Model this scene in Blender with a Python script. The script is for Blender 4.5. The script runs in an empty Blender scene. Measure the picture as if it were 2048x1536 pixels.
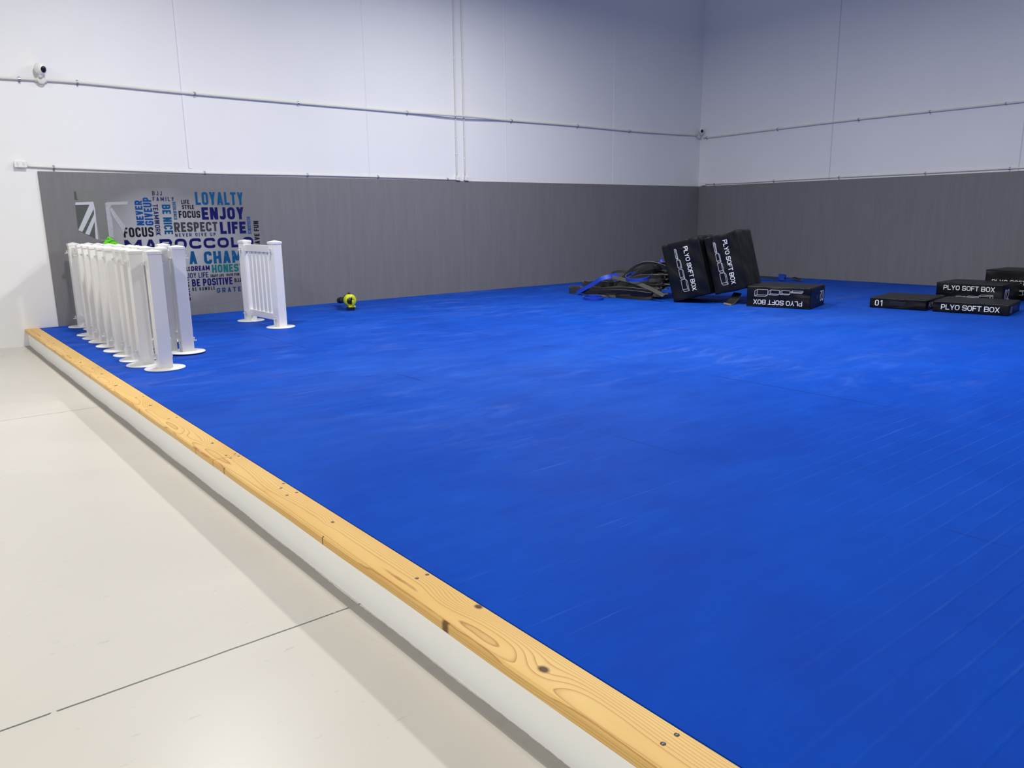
import bpy, math, random
from mathutils import Vector, Matrix
random.seed(7)
S = bpy.context.scene
COL = S.collection
P = 0.2203            # top of the blue mat
PI = math.pi

# ------------------------------------------------------------------ materials
def srgb(r, g, b):
    f = lambda c: (c/255/12.92) if c/255 <= .04045 else ((c/255+.055)/1.055)**2.4
    return (f(r), f(g), f(b), 1)

class NT:
    """small node builder"""
    def __init__(s, name, rough=.6, spec=.5):
        s.m = bpy.data.materials.new(name); s.m.use_nodes = True
        s.t = s.m.node_tree; s.n = s.t.nodes; s.l = s.t.links
        s.b = s.n['Principled BSDF']
        s.b.inputs['Roughness'].default_value = rough
        s.b.inputs['Specular IOR Level'].default_value = spec
    def put(s, sock, v):
        if hasattr(v, 'is_output'): s.l.new(v, sock)
        elif isinstance(v, (tuple, list)) and len(v) == 4 and sock.type == 'VECTOR': sock.default_value = v[:3]
        else: sock.default_value = v
    def M(s, op, a, b=None, c=None, clamp=False):
        n = s.n.new('ShaderNodeMath'); n.operation = op; n.use_clamp = clamp
        s.put(n.inputs[0], a)
        if b is not None: s.put(n.inputs[1], b)
        if c is not None: s.put(n.inputs[2], c)
        return n.outputs[0]
    def co(s, kind='Object'):
        return s.n.new('ShaderNodeTexCoord').outputs[kind]
    def sep(s, v):
        n = s.n.new('ShaderNodeSeparateXYZ'); s.l.new(v, n.inputs[0]); return n.outputs
    def mapv(s, v, scale=(1, 1, 1), loc=(0, 0, 0), rot=(0, 0, 0)):
        n = s.n.new('ShaderNodeMapping'); s.l.new(v, n.inputs[0])
        n.inputs['Scale'].default_value = scale; n.inputs['Location'].default_value = loc
        n.inputs['Rotation'].default_value = rot
        return n.outputs[0]
    def noise(s, v, scale=5, detail=3, rough=.5, dist=0):
        n = s.n.new('ShaderNodeTexNoise'); s.l.new(v, n.inputs['Vector'])
        n.inputs['Scale'].default_value = scale; n.inputs['Detail'].default_value = detail
        n.inputs['Roughness'].default_value = rough; n.inputs['Distortion'].default_value = dist
        return n.outputs['Fac']
    def ramp(s, f, stops):
        n = s.n.new('ShaderNodeValToRGB'); s.put(n.inputs[0], f)
        e = n.color_ramp.elements
        while len(e) < len(stops): e.new(.5)
        for i, (p, c) in enumerate(stops):
            e[i].position = p; e[i].color = c if isinstance(c, (tuple, list)) else (c, c, c, 1)
        return n.outputs[0]
    def mix(s, f, a, b):
        n = s.n.new('ShaderNodeMix'); n.data_type = 'RGBA'
        s.put(n.inputs[0], f); s.put(n.inputs[6], a); s.put(n.inputs[7], b)
        return n.outputs[2]
    def col(s, c): s.put(s.b.inputs['Base Color'], c); return s
    def rough(s, v): s.put(s.b.inputs['Roughness'], v); return s
    def bump(s, h, strength=.3, dist=.01):
        n = s.n.new('ShaderNodeBump'); n.inputs['Strength'].default_value = strength
        n.inputs['Distance'].default_value = dist; s.l.new(h, n.inputs['Height'])
        s.l.new(n.outputs[0], s.b.inputs['Normal']); return s

def plain(name, c, rough=.5, spec=.5, metal=0, var=.06, vs=6):
    t = NT(name, rough, spec); t.b.inputs['Metallic'].default_value = metal
    d = tuple(x*(1-var*2) for x in c[:3])+(1,)
    t.col(t.mix(t.noise(t.co(), vs, 3), c, d))
    return t.m

def mat_wall():
    t = NT('painted_concrete_wall', .62, .35)
    v = t.co()
    n = t.noise(v, .8, 5, .55)
    t.col(t.ramp(n, [(.3, (.755, .755, .76, 1)), (.7, (.785, .785, .79, 1))]))
    t.bump(t.noise(v, 45, 4, .6), .08, .004)
    return t.m

def mat_floor():
    t = NT('polished_painted_concrete', .32, .35)
    v = t.co(); x, y, z = t.sep(v)
    cl = t.noise(v, .55, 4, .55, .6)
    base = t.ramp(cl, [(.3, (.535, .505, .452, 1)), (.7, (.600, .568, .510, 1))])
    # saw cut joints
    wob = t.M('MULTIPLY', t.M('SUBTRACT', t.noise(v, 6, 3), .5), .006)
    lines = None
    for yy, w in ((-9.05, .0045), (-4.42, .0045), (-13.7, .0045)):
        d = t.M('ABSOLUTE', t.M('SUBTRACT', t.M('ADD', y, wob), yy))
        k = t.M('LESS_THAN', d, w)
        lines = k if lines is None else t.M('MAXIMUM', lines, k)
    gap = t.M('GREATER_THAN', t.noise(v, 14, 3), .36)
    lines = t.M('MULTIPLY', lines, gap)
    c = t.mix(t.M('MULTIPLY', lines, .92), base, (.07, .09, .085, 1))
    # scuffs and specks
    sc = t.noise(t.mapv(v, (9, 34, 1), rot=(0, 0, .5)), 1, 4, .7)
    mask = t.M('GREATER_THAN', t.noise(v, 1.1, 2), .48)
    sc = t.M('MULTIPLY', t.M('GREATER_THAN', sc, .66), mask)
    c = t.mix(t.M('MULTIPLY', sc, .30), c, (.30, .29, .27, 1))
    spn = t.noise(v, 130, 2, .5)
    c = t.mix(t.M('MULTIPLY', t.M('GREATER_THAN', spn, .80), .5), c, (.92, .91, .88, 1))
    sp2 = t.noise(t.mapv(v, loc=(7, 3, 0)), 60, 2, .5)
    c = t.mix(t.M('MULTIPLY', t.M('GREATER_THAN', sp2, .82), .45), c, (.3, .29, .27, 1))
    t.col(c)
    t.rough(t.ramp(cl, [(.3, .26), (.7, .40)]))
    t.bump(t.noise(v, 30, 3), .03, .004)
    return t.m

def mat_blue():
    t = NT('blue_roll_out_mat', .5, .025)
    v = t.co(); x, y, z = t.sep(v)
    big = t.noise(v, .9, 5, .6, .8)
    base = t.ramp(big, [(.32, (.0013, .046, .372, 1)), (.68, (.0026, .060, .432, 1))])
    # pale rubbed scuffs drawn out along x
    stw = t.noise(t.mapv(v, (1.0, 2.7, 1), rot=(0, 0, .12)), 1.4, 8, .76, .6)
    fine = t.noise(t.mapv(v, (2.6, 24, 1), rot=(0, 0, .05)), 1, 4, .7)
    area = t.ramp(t.noise(t.mapv(v, loc=(3.1, 1.7, 0)), .45, 3), [(.40, 0.0), (.68, 1.0)])
    worn = t.M('MULTIPLY', t.ramp(stw, [(.50, 0.0), (.74, 1.0)]), area)
    worn = t.M('MULTIPLY', worn, t.ramp(fine, [(.32, .3), (.7, 1.0)]))
    far = t.ramp(t.M('DIVIDE', t.M('ADD', y, 10.5), 10.0), [(0, .12), (.3, .55), (1, 1.0)])
    worn = t.M('MULTIPLY', worn, far)
    mot = t.ramp(t.noise(t.mapv(v, (1.3, 3.2, 1), rot=(0, 0, .2)), 2.0, 6, .72, .5), [(.36, (.70, .78, .84, 1)), (.64, (1.25, 1.2, 1.12, 1))])
    mm = t.n.new('ShaderNodeMix'); mm.data_type = 'RGBA'; mm.blend_type = 'MULTIPLY'; t.l.new(t.ramp(t.M('DIVIDE', t.M('ADD', y, 10.5), 8.0), [(0, .22), (.6, .8), (1, 1.0)]), mm.inputs[0])
    t.l.new(base, mm.inputs[6]); t.l.new(mot, mm.inputs[7]); base = mm.outputs[2]
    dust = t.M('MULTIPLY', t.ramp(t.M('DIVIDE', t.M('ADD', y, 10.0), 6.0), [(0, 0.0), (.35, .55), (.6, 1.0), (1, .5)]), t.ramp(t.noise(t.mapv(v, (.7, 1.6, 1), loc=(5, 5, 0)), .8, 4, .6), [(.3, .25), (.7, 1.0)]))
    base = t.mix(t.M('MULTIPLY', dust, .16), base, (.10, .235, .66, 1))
    c = t.mix(t.M('MULTIPLY', worn, .60), base, (.19, .29, .70, 1))
    # darker footprints
    dk = t.ramp(t.noise(t.mapv(v, (1.6, 3.4, 1), rot=(0, 0, .3)), 1.3, 3, .5, .5), [(.62, 0.0), (.74, 1.0)])
    c = t.mix(t.M('MULTIPLY', dk, .22), c, (.006, .05, .40, 1))
    # pale scratches along the curl creases
    st = t.noise(t.mapv(v, (1.3, 95, 1)), 1, 3, .6)
    stm = t.ramp(t.noise(t.mapv(v, loc=(9, 2, 0)), .7, 2), [(.46, 0.0), (.60, 1.0)])
    c = t.mix(t.M('MULTIPLY', t.M('MULTIPLY', t.ramp(st, [(.64, 0.0), (.74, 1.0)]), t.M('MULTIPLY', stm, t.ramp(t.M('DIVIDE', t.M('ADD', y, 10.3), 2.0), [(0, .12), (1, 1.0)]))), .30), c, (.25, .36, .85, 1))
    # butt joints between the two metre rolls
    wob = t.M('MULTIPLY', t.M('SUBTRACT', t.noise(v, 1.5, 2), .5), .012)
    sm = None
    for xx in (-11.765, -9.80, -7.84, -5.88, -3.92, -1.96):
        d = t.M('ABSOLUTE', t.M('SUBTRACT', t.M('ADD', x, wob), xx))
        k = t.ramp(t.M('DIVIDE', d, .010), [(.45, 1.0), (1, 0.0)])
        sm = k if sm is None else t.M('MAXIMUM', sm, k)
    sm = t.M('MULTIPLY', sm, t.ramp(t.noise(v, 1.1, 2), [(.47, .02), (.58, 1.0)]))
    c = t.mix(t.M('MULTIPLY', sm, .85), c, (.004, .03, .22, 1))
    # rolled-up curl creases every 10 cm, drawn as low ridges
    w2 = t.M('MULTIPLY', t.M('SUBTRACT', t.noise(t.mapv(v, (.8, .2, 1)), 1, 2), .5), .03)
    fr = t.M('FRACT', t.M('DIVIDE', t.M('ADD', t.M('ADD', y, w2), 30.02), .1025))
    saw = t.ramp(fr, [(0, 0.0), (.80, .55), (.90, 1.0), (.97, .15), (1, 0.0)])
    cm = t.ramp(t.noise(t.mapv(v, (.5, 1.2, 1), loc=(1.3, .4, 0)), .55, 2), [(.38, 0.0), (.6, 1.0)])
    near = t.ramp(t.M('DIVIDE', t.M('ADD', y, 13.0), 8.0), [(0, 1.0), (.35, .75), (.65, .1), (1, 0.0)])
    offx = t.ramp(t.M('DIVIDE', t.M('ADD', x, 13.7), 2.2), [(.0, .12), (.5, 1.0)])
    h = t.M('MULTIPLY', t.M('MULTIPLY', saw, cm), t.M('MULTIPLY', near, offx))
    ridge_highlight = t.M('MULTIPLY', t.M('MULTIPLY', t.ramp(fr, [(.80, 0.0), (.87, 1.0), (.93, 1.0), (.97, 0.0)]), cm), t.M('MULTIPLY', near, offx))
    ridge_highlight = t.M('MULTIPLY', ridge_highlight, t.ramp(t.noise(t.mapv(v, (5, 30, 1)), 1, 3), [(.35, .15), (.65, 1.0)]))
    c = t.mix(t.M('MULTIPLY', ridge_highlight, .20), c, (.07, .16, .60, 1))  # ridge highlights painted in as lighter blue along the crests
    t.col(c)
    t.rough(t.ramp(big, [(.3, .50), (.7, .62)]))
    h = t.M('ADD', h, t.M('MULTIPLY', t.noise(v, 220, 2), .05))
    t.bump(h, .9, .008)
    return t.m

def mat_pad():
    t = NT('grey_embossed_wall_mat', .55, .3)
    v = t.co(); x, y, z = t.sep(v)
    s1 = t.noise(t.mapv(v, (9, 9, .7)), 1.3, 4, .65)
    s2 = t.noise(t.mapv(v, (60, 60, 2.0)), 1, 2, .6)
    f = t.M('ADD', t.M('MULTIPLY', s1, .6), t.M('MULTIPLY', s2, .4))
    t.col(t.ramp(f, [(.36, (.164, .161, .170, 1)), (.64, (.190, .187, .197, 1))]))
    wx = t.M('SINE', t.M('MULTIPLY', t.M('ADD', x, y), 300))
    wz = t.M('SINE', t.M('MULTIPLY', z, 300))
    t.bump(t.M('ADD', t.M('MULTIPLY', t.M('ADD', wx, wz), .25), t.M('MULTIPLY', s2, .8)), .16, .003)
    return t.m

def mat_wood():
    t = NT('knotty_pine', .45, .15)
    v = t.co(); x, y, z = t.sep(v)
    wn = t.M('SUBTRACT', t.noise(t.mapv(v, (3.0, .50, 3.0)), 1, 3, .5), .5)
    amp = t.ramp(t.M('ADD', t.M('MULTIPLY', y, .25), .5), [(.3, .42), (.75, 1.0)])
    wn = t.M('MULTIPLY', wn, amp)
    wf = t.M('SUBTRACT', t.noise(t.mapv(v, (16, 6, 16)), 1, 2, .5), .5)
    F = t.M('ADD', t.M('MULTIPLY', x, 20.0), t.M('MULTIPLY', z, 95.0))
    F = t.M('ADD', F, t.M('MULTIPLY', t.M('POWER', t.M('ABSOLUTE', t.M('ADD', x, .018)), 2), 700.0))
    F = t.M('ADD', F, t.M('MULTIPLY', wn, 7.0))
    F = t.M('ADD', F, t.M('MULTIPLY', wf, .35))
    X0, Y0 = -13.7696, -7.36
    knots = [  # x, y, core, strength, reach x, reach y
        (-13.703, -9.72, .011, 2.2, .050, .10), (-13.782, -10.157, .013, 3.0, .055, .13),
        (-13.752, -9.62, .0, 2.4, .045, .12), (-13.738, -7.008, .008, 3.6, .055, .13),
        (-13.79, -6.78, .0, 2.6, .05, .20), (-13.745, -8.667, .007, 1.6, .03, .06),
        (-13.76, -8.05, .0, 1.8, .04, .25), (-13.76, -5.674, .010, 3.2, .06, .16),
        (-13.76, -6.05, .0, 2.4, .05, .2), (-13.789, -4.709, .010, 3.2, .06, .15),
        (-13.75, -5.1, .0, 2.6, .05, .2), (-13.76, -4.052, .010, 3.0, .06, .15),
        (-13.796, -3.276, .010, 3.0, .06, .17), (-13.75, -3.0, .0, 2.2, .05, .25),
        (-13.78, -1.66, .008, 3.0, .06, .2), (-13.74, -10.75, .0, 1.5, .04, .3)]
    core = None
    for kx, ky, kr, a, sx, sy in knots:
        dx = t.M('SUBTRACT', x, kx-X0); dy = t.M('SUBTRACT', y, ky-Y0)
        q = t.M('ADD', t.M('POWER', t.M('ABSOLUTE', t.M('DIVIDE', dx, sx)), 2), t.M('POWER', t.M('ABSOLUTE', t.M('DIVIDE', dy, sy)), 2))
        F = t.M('ADD', F, t.M('MULTIPLY', t.M('EXPONENT', t.M('MULTIPLY', q, -1.2)), a))
        if kr > 0:
            dd = t.M('SQRT', t.M('ADD', t.M('POWER', t.M('ABSOLUTE', dx), 2), t.M('POWER', t.M('ABSOLUTE', t.M('MULTIPLY', dy, .72)), 2)))
            top = t.M('GREATER_THAN', z, .030)
            k = t.M('MULTIPLY', t.ramp(t.M('DIVIDE', t.M('ADD', dd, t.M('MULTIPLY', wf, .006)), kr*1.6), [(.50, 1.0), (.66, .62), (.82, .25), (1, 0.0)]), top)
            core = k if core is None else t.M('MAXIMUM', core, k)
    for sy_, w in ((-9.729, .026), (-7.543, .009), (-8.785, .007), (-7.049, .006), (-5.73, .008), (-4.005, .008), (-1.561, .012), (-2.219, .010)):
        d = t.M('ABSOLUTE', t.M('SUBTRACT', t.M('ADD', y, t.M('MULTIPLY', wf, .01)), sy_-Y0))
        k = t.M('MULTIPLY', t.ramp(t.M('DIVIDE', d, w), [(.4, 1.0), (1, 0.0)]), t.M('LESS_THAN', x, -.076))
        core = t.M('MAXIMUM', core, t.M('MULTIPLY', k, .9))
    fr = t.M('FRACT', F)
    ring = t.ramp(fr, [(0, 0.0), (.62, .05), (.86, .40), (.94, 1.0), (1, .15)])
    pale = t.ramp(t.noise(t.mapv(v, (6, 1.2, 6)), 1, 3), [(.3, (.69, .43, .135, 1)), (.7, (.78, .53, .20, 1))])
    c = t.mix(t.M('MULTIPLY', ring, .78), pale, (.33, .12, .025, 1))
    fib = t.noise(t.mapv(v, (260, 5, 260)), 1, 2)
    c = t.mix(t.M('MULTIPLY', fib, .10), c, (.62, .36, .13, 1))
    c = t.mix(t.M('MULTIPLY', core, .93), c, (.055, .017, .006, 1))
    t.col(c)
    t.bump(fr, .05, .002)
    return t.m

def mat_vinyl():
    t = NT('black_pvc_cover', .36, .26)
    v = t.co()
    t.col(t.ramp(t.noise(v, 3, 3), [(.3, (.0028, .0030, .0036, 1)), (.7, (.0055, .006, .007, 1))]))
    n = t.noise(t.mapv(v, (1, 1, 2.4), rot=(.5, .7, .4)), 1.7, 1, .4, .9)
    t.bump(t.M('ADD', n, t.M('MULTIPLY', t.noise(v, 160, 2), .02)), .6, .07)
    return t.m

def mat_print(name, c, bg, cut):
    t = NT(name, .5, .15)
    v = t.co()
    n = t.noise(v, 26, 5, .7, .4)
    t.col(t.mix(t.M('GREATER_THAN', n, cut), c, bg))
    return t.m

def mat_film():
    t = NT('silver_centre_film', .42, .22)
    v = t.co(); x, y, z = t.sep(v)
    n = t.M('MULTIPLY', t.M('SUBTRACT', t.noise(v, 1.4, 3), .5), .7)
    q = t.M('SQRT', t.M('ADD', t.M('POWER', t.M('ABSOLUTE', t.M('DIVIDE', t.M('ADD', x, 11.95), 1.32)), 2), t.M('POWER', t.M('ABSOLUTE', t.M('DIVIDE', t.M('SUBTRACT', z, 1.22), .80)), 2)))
    t.col(t.ramp(t.M('ADD', q, n), [(.25, (.40, .40, .415, 1)), (1.0, (.180, .176, .186, 1))]))  # silver tone, palest near the centre, fading out to the mat grey
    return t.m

M_WALL = mat_wall(); M_FLOOR = mat_floor(); M_BLUE = mat_blue(); M_PAD = mat_pad(); M_WOOD = mat_wood()
M_VINYL = mat_vinyl(); M_FILM = mat_film()
M_PLAT = plain('white_painted_board', (.88, .88, .855, 1), .5, .4, var=.012)
M_GREY_STRIP = plain('mid_grey_strip', (.33, .315, .29, 1), .75, .3, var=.08, vs=12)
M_SEAL = plain('white_sealant', (.80, .80, .82, 1), .55, .4, var=.02)
M_JOINT_SHADE = plain('grey_joint_and_shade', (.60, .60, .64, 1), .6, .3, var=.04)
M_PVC = plain('white_pvc', (.80, .79, .77, 1), .34, .5, var=.02)
M_PIPE = plain('grey_conduit_pvc', (.66, .65, .61, 1), .45, .45, var=.03)
M_CLIP = plain('zinc_saddle', (.34, .38, .44, 1), .35, .5, metal=.7, var=.05)
M_WHITE = plain('white_plastic', (.80, .80, .79, 1), .35, .5, var=.02)
M_BLACK = plain('black_plastic', (.012, .012, .013, 1), .3, .5)
M_LENS = plain('black_lens_glass', (.006, .006, .008, 1), .06, .6)
M_PRINTW = plain('white_screen_print', (.86, .87, .90, 1), .5, .4, var=.02)
M_PRINTG = plain('pale_grey_screen_print', (.55, .56, .60, 1), .5, .4, var=.03)
M_PIPING = plain('black_seam_piping', (.007, .007, .008, 1), .5, .2)
M_SCREW = plain('dark_screw_head', (.045, .032, .026, 1), .5, .3)
M_BANDG = plain('dark_grey_rubber', (.055, .055, .049, 1), .55, .4, var=.15)
M_BANDK = plain('black_rubber', (.012, .0115, .011, 1), .55, .4, var=.15)
M_BANDB = plain('royal_blue_rubber', (.006, .045, .47, 1), .45, .4, var=.1)
M_EDGE = plain('tan_cut_rubber_edge', (.27, .24, .17, 1), .6, .3, var=.12)
M_LIME = plain('lime_yellow_plastic', (.60, .68, .012, 1), .35, .5, var=.06)
M_GREEN = NT('neon_green_board', .5, .4)
M_GREEN.col(M_GREEN.mix(M_GREEN.ramp(M_GREEN.noise(M_GREEN.mapv(M_GREEN.co(), (16, 16, 60)), 1, 3), [(.54, 0.0), (.60, 1.0)]), (.14, .74, .004, 1), (.025, .20, .004, 1)))
M_GREEN = M_GREEN.m
BG = (.215, .216, .228, 1)
PR = {
    'navy': mat_print('navy_print', (.004, .006, .085, 1), BG, .95),
    'teal': mat_print('teal_distressed_print', (.002, .070, .185, 1), (.12, .19, .26, 1), .64),
    'blue': mat_print('blue_print', (.003, .058, .23, 1), BG, .85),
    'ink': mat_print('dark_ink_print', (.008, .015, .075, 1), BG, .95),
    'ink2': mat_print('mid_ink_print', (.006, .03, .115, 1), BG, .9),
    'black': mat_print('black_print', (.008, .008, .012, 1), BG, .95),
    'slate': mat_print('slate_distressed_print', (.038, .042, .048, 1), BG, .66),
    'green': mat_print('sea_green_print', (.006, .13, .135, 1), BG, .72),
    'pic_dark': mat_print('dark_olive_print', (.085, .095, .088, 1), (.095, .105, .097, 1), .55),
    'pic_mid': mat_print('sage_print', (.175, .185, .175, 1), (.185, .195, .185, 1), .55),
    'pic_white': mat_print('pale_print', (.50, .51, .54, 1), (.44, .45, .48, 1), .6),
    'pic_grey': mat_print('silver_print', (.38, .39, .41, 1), (.31, .32, .33, 1), .6),
}

# ------------------------------------------------------------------ geometry helpers
class MB:
    def __init__(s): s.v = []; s.f = []; s.mi = []; s.sm = []
    def add(s, vs, fs, mi=0, smooth=False):
        o = len(s.v); s.v += [Vector(v) for v in vs]
        for f in fs: s.f.append([i+o for i in f]); s.mi.append(mi); s.sm.append(smooth)
        return s
    def box(s, a, b, mi=0):
        x0, y0, z0 = a; x1, y1, z1 = b
        return s.add([(x0, y0, z0), (x1, y0, z0), (x1, y1, z0), (x0, y1, z0), (x0, y0, z1), (x1, y0, z1), (x1, y1, z1), (x0, y1, z1)],
                     [(0, 3, 2, 1), (4, 5, 6, 7), (0, 1, 5, 4), (1, 2, 6, 5), (2, 3, 7, 6), (3, 0, 4, 7)], mi)
    def lathe(s, prof, n=24, c=(0, 0, 0), axis='z', mi=0, smooth=True):
        def pt(r, h, a):
            q = (r*math.cos(a), r*math.sin(a), h)
            if axis == 'y': q = (q[0], q[2], q[1])
            if axis == 'x': q = (q[2], q[0], q[1])
            return (q[0]+c[0], q[1]+c[1], q[2]+c[2])
        vs = [pt(r, h, 2*PI*i/n) for r, h in prof for i in range(n)]
        fs = []
        for j in range(len(prof)-1):
            for i in range(n):
                k = (i+1) % n
                fs.append((j*n+i, j*n+k, (j+1)*n+k, (j+1)*n+i))
        fs.append(tuple(range(n))[::-1]); fs.append(tuple((len(prof)-1)*n+i for i in range(n)))
        if axis == 'y': fs = [f[::-1] for f in fs]
        return s.add(vs, fs, mi, smooth)
    def tube(s, pts, r, n=10, mi=0, closed=False):
        pts = [Vector(p) for p in pts]; m = len(pts); rings = []
        for i, p in enumerate(pts):
            a = pts[(i-1) % m] if (closed or i > 0) else p
            b = pts[(i+1) % m] if (closed or i < m-1) else p
            t = (b-a).normalized()
            up = Vector((0, 0, 1)) if abs(t.z) < .9 else Vector((0, 1, 0))
            u = t.cross(up).normalized(); w = u.cross(t)
            rr = r[i] if isinstance(r, (list, tuple)) else r
            rings.append([p+u*rr*math.cos(2*PI*k/n)+w*rr*math.sin(2*PI*k/n) for k in range(n)])
        vs = [v for R in rings for v in R]; fs = []
        for i in range(m if closed else m-1):
            j = (i+1) % m
            for k in range(n):
                l = (k+1) % n
                fs.append((i*n+k, i*n+l, j*n+l, j*n+k))
        if not closed: fs += [tuple(range(n))[::-1], tuple((m-1)*n+k for k in range(n))]
        return s.add(vs, fs, mi, True)
    def ribbon(s, pts, nrm, w, th, closed=False, mi=0, me=1):
        """flat strap: pts centre line, nrm face normals; edge faces take material me"""
        pts = [Vector(p) for p in pts]; m = len(pts); vs = []
        for i, p in enumerate(pts):
            a = pts[(i-1) % m] if (closed or i > 0) else p
            b = pts[(i+1) % m] if (closed or i < m-1) else p
            t = (b-a).normalized(); nn = Vector(nrm[i]); nn = (nn-t*nn.dot(t)).normalized(); e = t.cross(nn)
            vs += [p+e*w/2+nn*th/2, p-e*w/2+nn*th/2, p-e*w/2-nn*th/2, p+e*w/2-nn*th/2]
        o = len(s.v); s.v += vs
        for i in range(m if closed else m-1):
            j = (i+1) % m
            for k in range(4):
                l = (k+1) % 4
                s.f.append([o+i*4+k, o+i*4+l, o+j*4+l, o+j*4+k]); s.mi.append(mi if k in (0, 2) else me); s.sm.append(False)
        if not closed:
            s.f += [[o+3, o+2, o+1, o], [o+(m-1)*4+k for k in range(4)]]; s.mi += [me, me]; s.sm += [False, False]
        return s
    def obj(s, name, mats, parent=None, loc=None, bevel=0, seg=2, recalc=True):
        o0 = Vector(loc) if loc else Vector((0, 0, 0))
        me = bpy.data.meshes.new(name); me.from_pydata([v-o0 for v in s.v], [], s.f)
        for m in (mats if isinstance(mats, (list, tuple)) else [mats]): me.materials.append(m)
        me.polygons.foreach_set('material_index', s.mi); me.polygons.foreach_set('use_smooth', s.sm)
        if recalc:
            import bmesh
            b = bmesh.new(); b.from_mesh(me); bmesh.ops.recalc_face_normals(b, faces=b.faces); b.to_mesh(me); b.free()
        me.update()
        o = bpy.data.objects.new(name, me); COL.objects.link(o); o.location = o0
        if parent: o.parent = parent
        if bevel:
            bv = o.modifiers.new('bevel', 'BEVEL'); bv.width = bevel; bv.segments = seg; bv.limit_method = 'ANGLE'; bv.angle_limit = .7
        return o

def thing(name, label, cat, loc=(0, 0, 0), rz=0, group=None):
    o = bpy.data.objects.new(name, None); COL.objects.link(o); o.empty_display_size = .1
    o.location = loc; o.rotation_euler = (0, 0, rz)
    return tag(o, label, cat, group)
def tag(o, label, cat, group=None):
    o['label'] = label; o['category'] = cat
    if group: o['group'] = group
    return o
def struct(o, label=None, cat=None):
    o['kind'] = 'structure'
    if label: o['label'] = label
    if cat: o['category'] = cat
    return o
def dup(root, loc, rz, label):
    r = root.copy(); COL.objects.link(r); r.location = loc; r.rotation_euler = (0, 0, rz); r['label'] = label
    for ch in root.children:
        c = ch.copy(); COL.objects.link(c); c.parent = r
        for g in ch.children:
            d = g.copy(); COL.objects.link(d); d.parent = c
    return r

def text_data(body, bold=.0):
    """flat glyph outlines as (verts, faces) normalised to a unit box"""
    cu = bpy.data.curves.new('glyphs', 'FONT'); cu.body = body; cu.offset = bold; cu.resolution_u = 5
    ob = bpy.data.objects.new('glyphs', cu); COL.objects.link(ob)
    dg = bpy.context.evaluated_depsgraph_get()
    me = bpy.data.meshes.new_from_object(ob.evaluated_get(dg))
    vs = [tuple(v.co) for v in me.vertices]; fs = [tuple(p.vertices) for p in me.polygons]
    bpy.data.objects.remove(ob); bpy.data.curves.remove(cu); bpy.data.meshes.remove(me)
    x0 = min(v[0] for v in vs); x1 = max(v[0] for v in vs); y0 = min(v[1] for v in vs); y1 = max(v[1] for v in vs)
    return [((v[0]-x0)/(x1-x0), (v[1]-y0)/(y1-y0)) for v in vs], fs

# ------------------------------------------------------------------ the room
WY = .025   # concrete face behind the wall mats
m = MB().box((-27, -22, -.15), (.35, .35, 0)); struct(m.obj('floor', M_FLOOR))
m = MB().box((-27, WY, 0), (.35, WY+.2, 9.2)); struct(m.obj('wall_back', M_WALL))
m = MB().box((WY, -22, 0), (WY+.2, WY, 9.2)); struct(m.obj('wall_right', M_WALL))

k = 0
def strip(a, b, mt):
    global k
    k += 1
    struct(MB().box(a, b).obj('trim_%d' % k, mt))
strip((-11.570, WY-.006, 2.31), (-11.528, WY, 9), M_SEAL)
strip((-11.577, WY-.003, 2.31), (-11.570, WY, 9), M_JOINT_SHADE)  # thin grey strip standing in for the shadow line beside the raised cover strip
strip((-8.690, WY-.003, 2.28), (-8.676, WY, 9), M_SEAL)
strip((-8.676, WY-.002, 2.28), (-8.670, WY, 9), M_JOINT_SHADE)
strip((-5.775, WY-.004, 2.22), (-5.757, WY, 9), M_SEAL)
strip((-5.757, WY-.002, 2.22), (-5.752, WY, 9), M_JOINT_SHADE)
strip((-2.885, WY-.004, 2.22), (-2.858, WY, 9), M_SEAL)
strip((WY-.003, -3.243, 2.22), (WY, -3.225, 9), M_JOINT_SHADE)
strip((WY-.003, -6.650, 2.22), (WY, -6.633, 9), M_JOINT_SHADE)
# mid-grey strip along the foot of the platform, with a ragged edge
m = MB(); n = 1100; va = []; vb = []
for i in range(n+1):
    y = WY-.01-16*i/n
    w = .0025*math.sin(i*.11)+.0025*math.sin(i*.037+1)+.003*random.random()
    va.append((-13.876, y, .0012)); vb.append((-13.830+w, y, .0012))
m.add(va+vb, [(i, i+1, n+2+i, n+1+i) for i in range(n)])
struct(m.obj('trim_%d' % (k+1), M_GREY_STRIP))

# platform, blue mat, timber edging, wall mats
m = MB().box((-13.822, -16, 0), (WY-.003, WY-.003, P-.0405))
tag(m.obj('platform', M_PLAT), 'low white painted platform carrying the blue mat, its long side facing the walkway', 'platform')
m = MB().box((-13.685, -16, P-.04), (-.0015, -.0015, P))
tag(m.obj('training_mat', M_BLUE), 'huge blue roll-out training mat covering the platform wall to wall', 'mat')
m = MB().box((-13.459, 0, P-.04), (-.0005, WY-.002, P+2.0))
wp = tag(m.obj('padding_mat', M_PAD, bevel=.004), 'long grey wall mat on the back wall, carrying the word mural', 'wall mat')
m = MB().box((0, -12, P-.04), (WY-.002, -.0005, P+2.0))
tag(m.obj('padding_mat', M_PAD, bevel=.004), 'grey wall mat on the right-hand wall behind the stacked low black boxes', 'wall mat')

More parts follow.
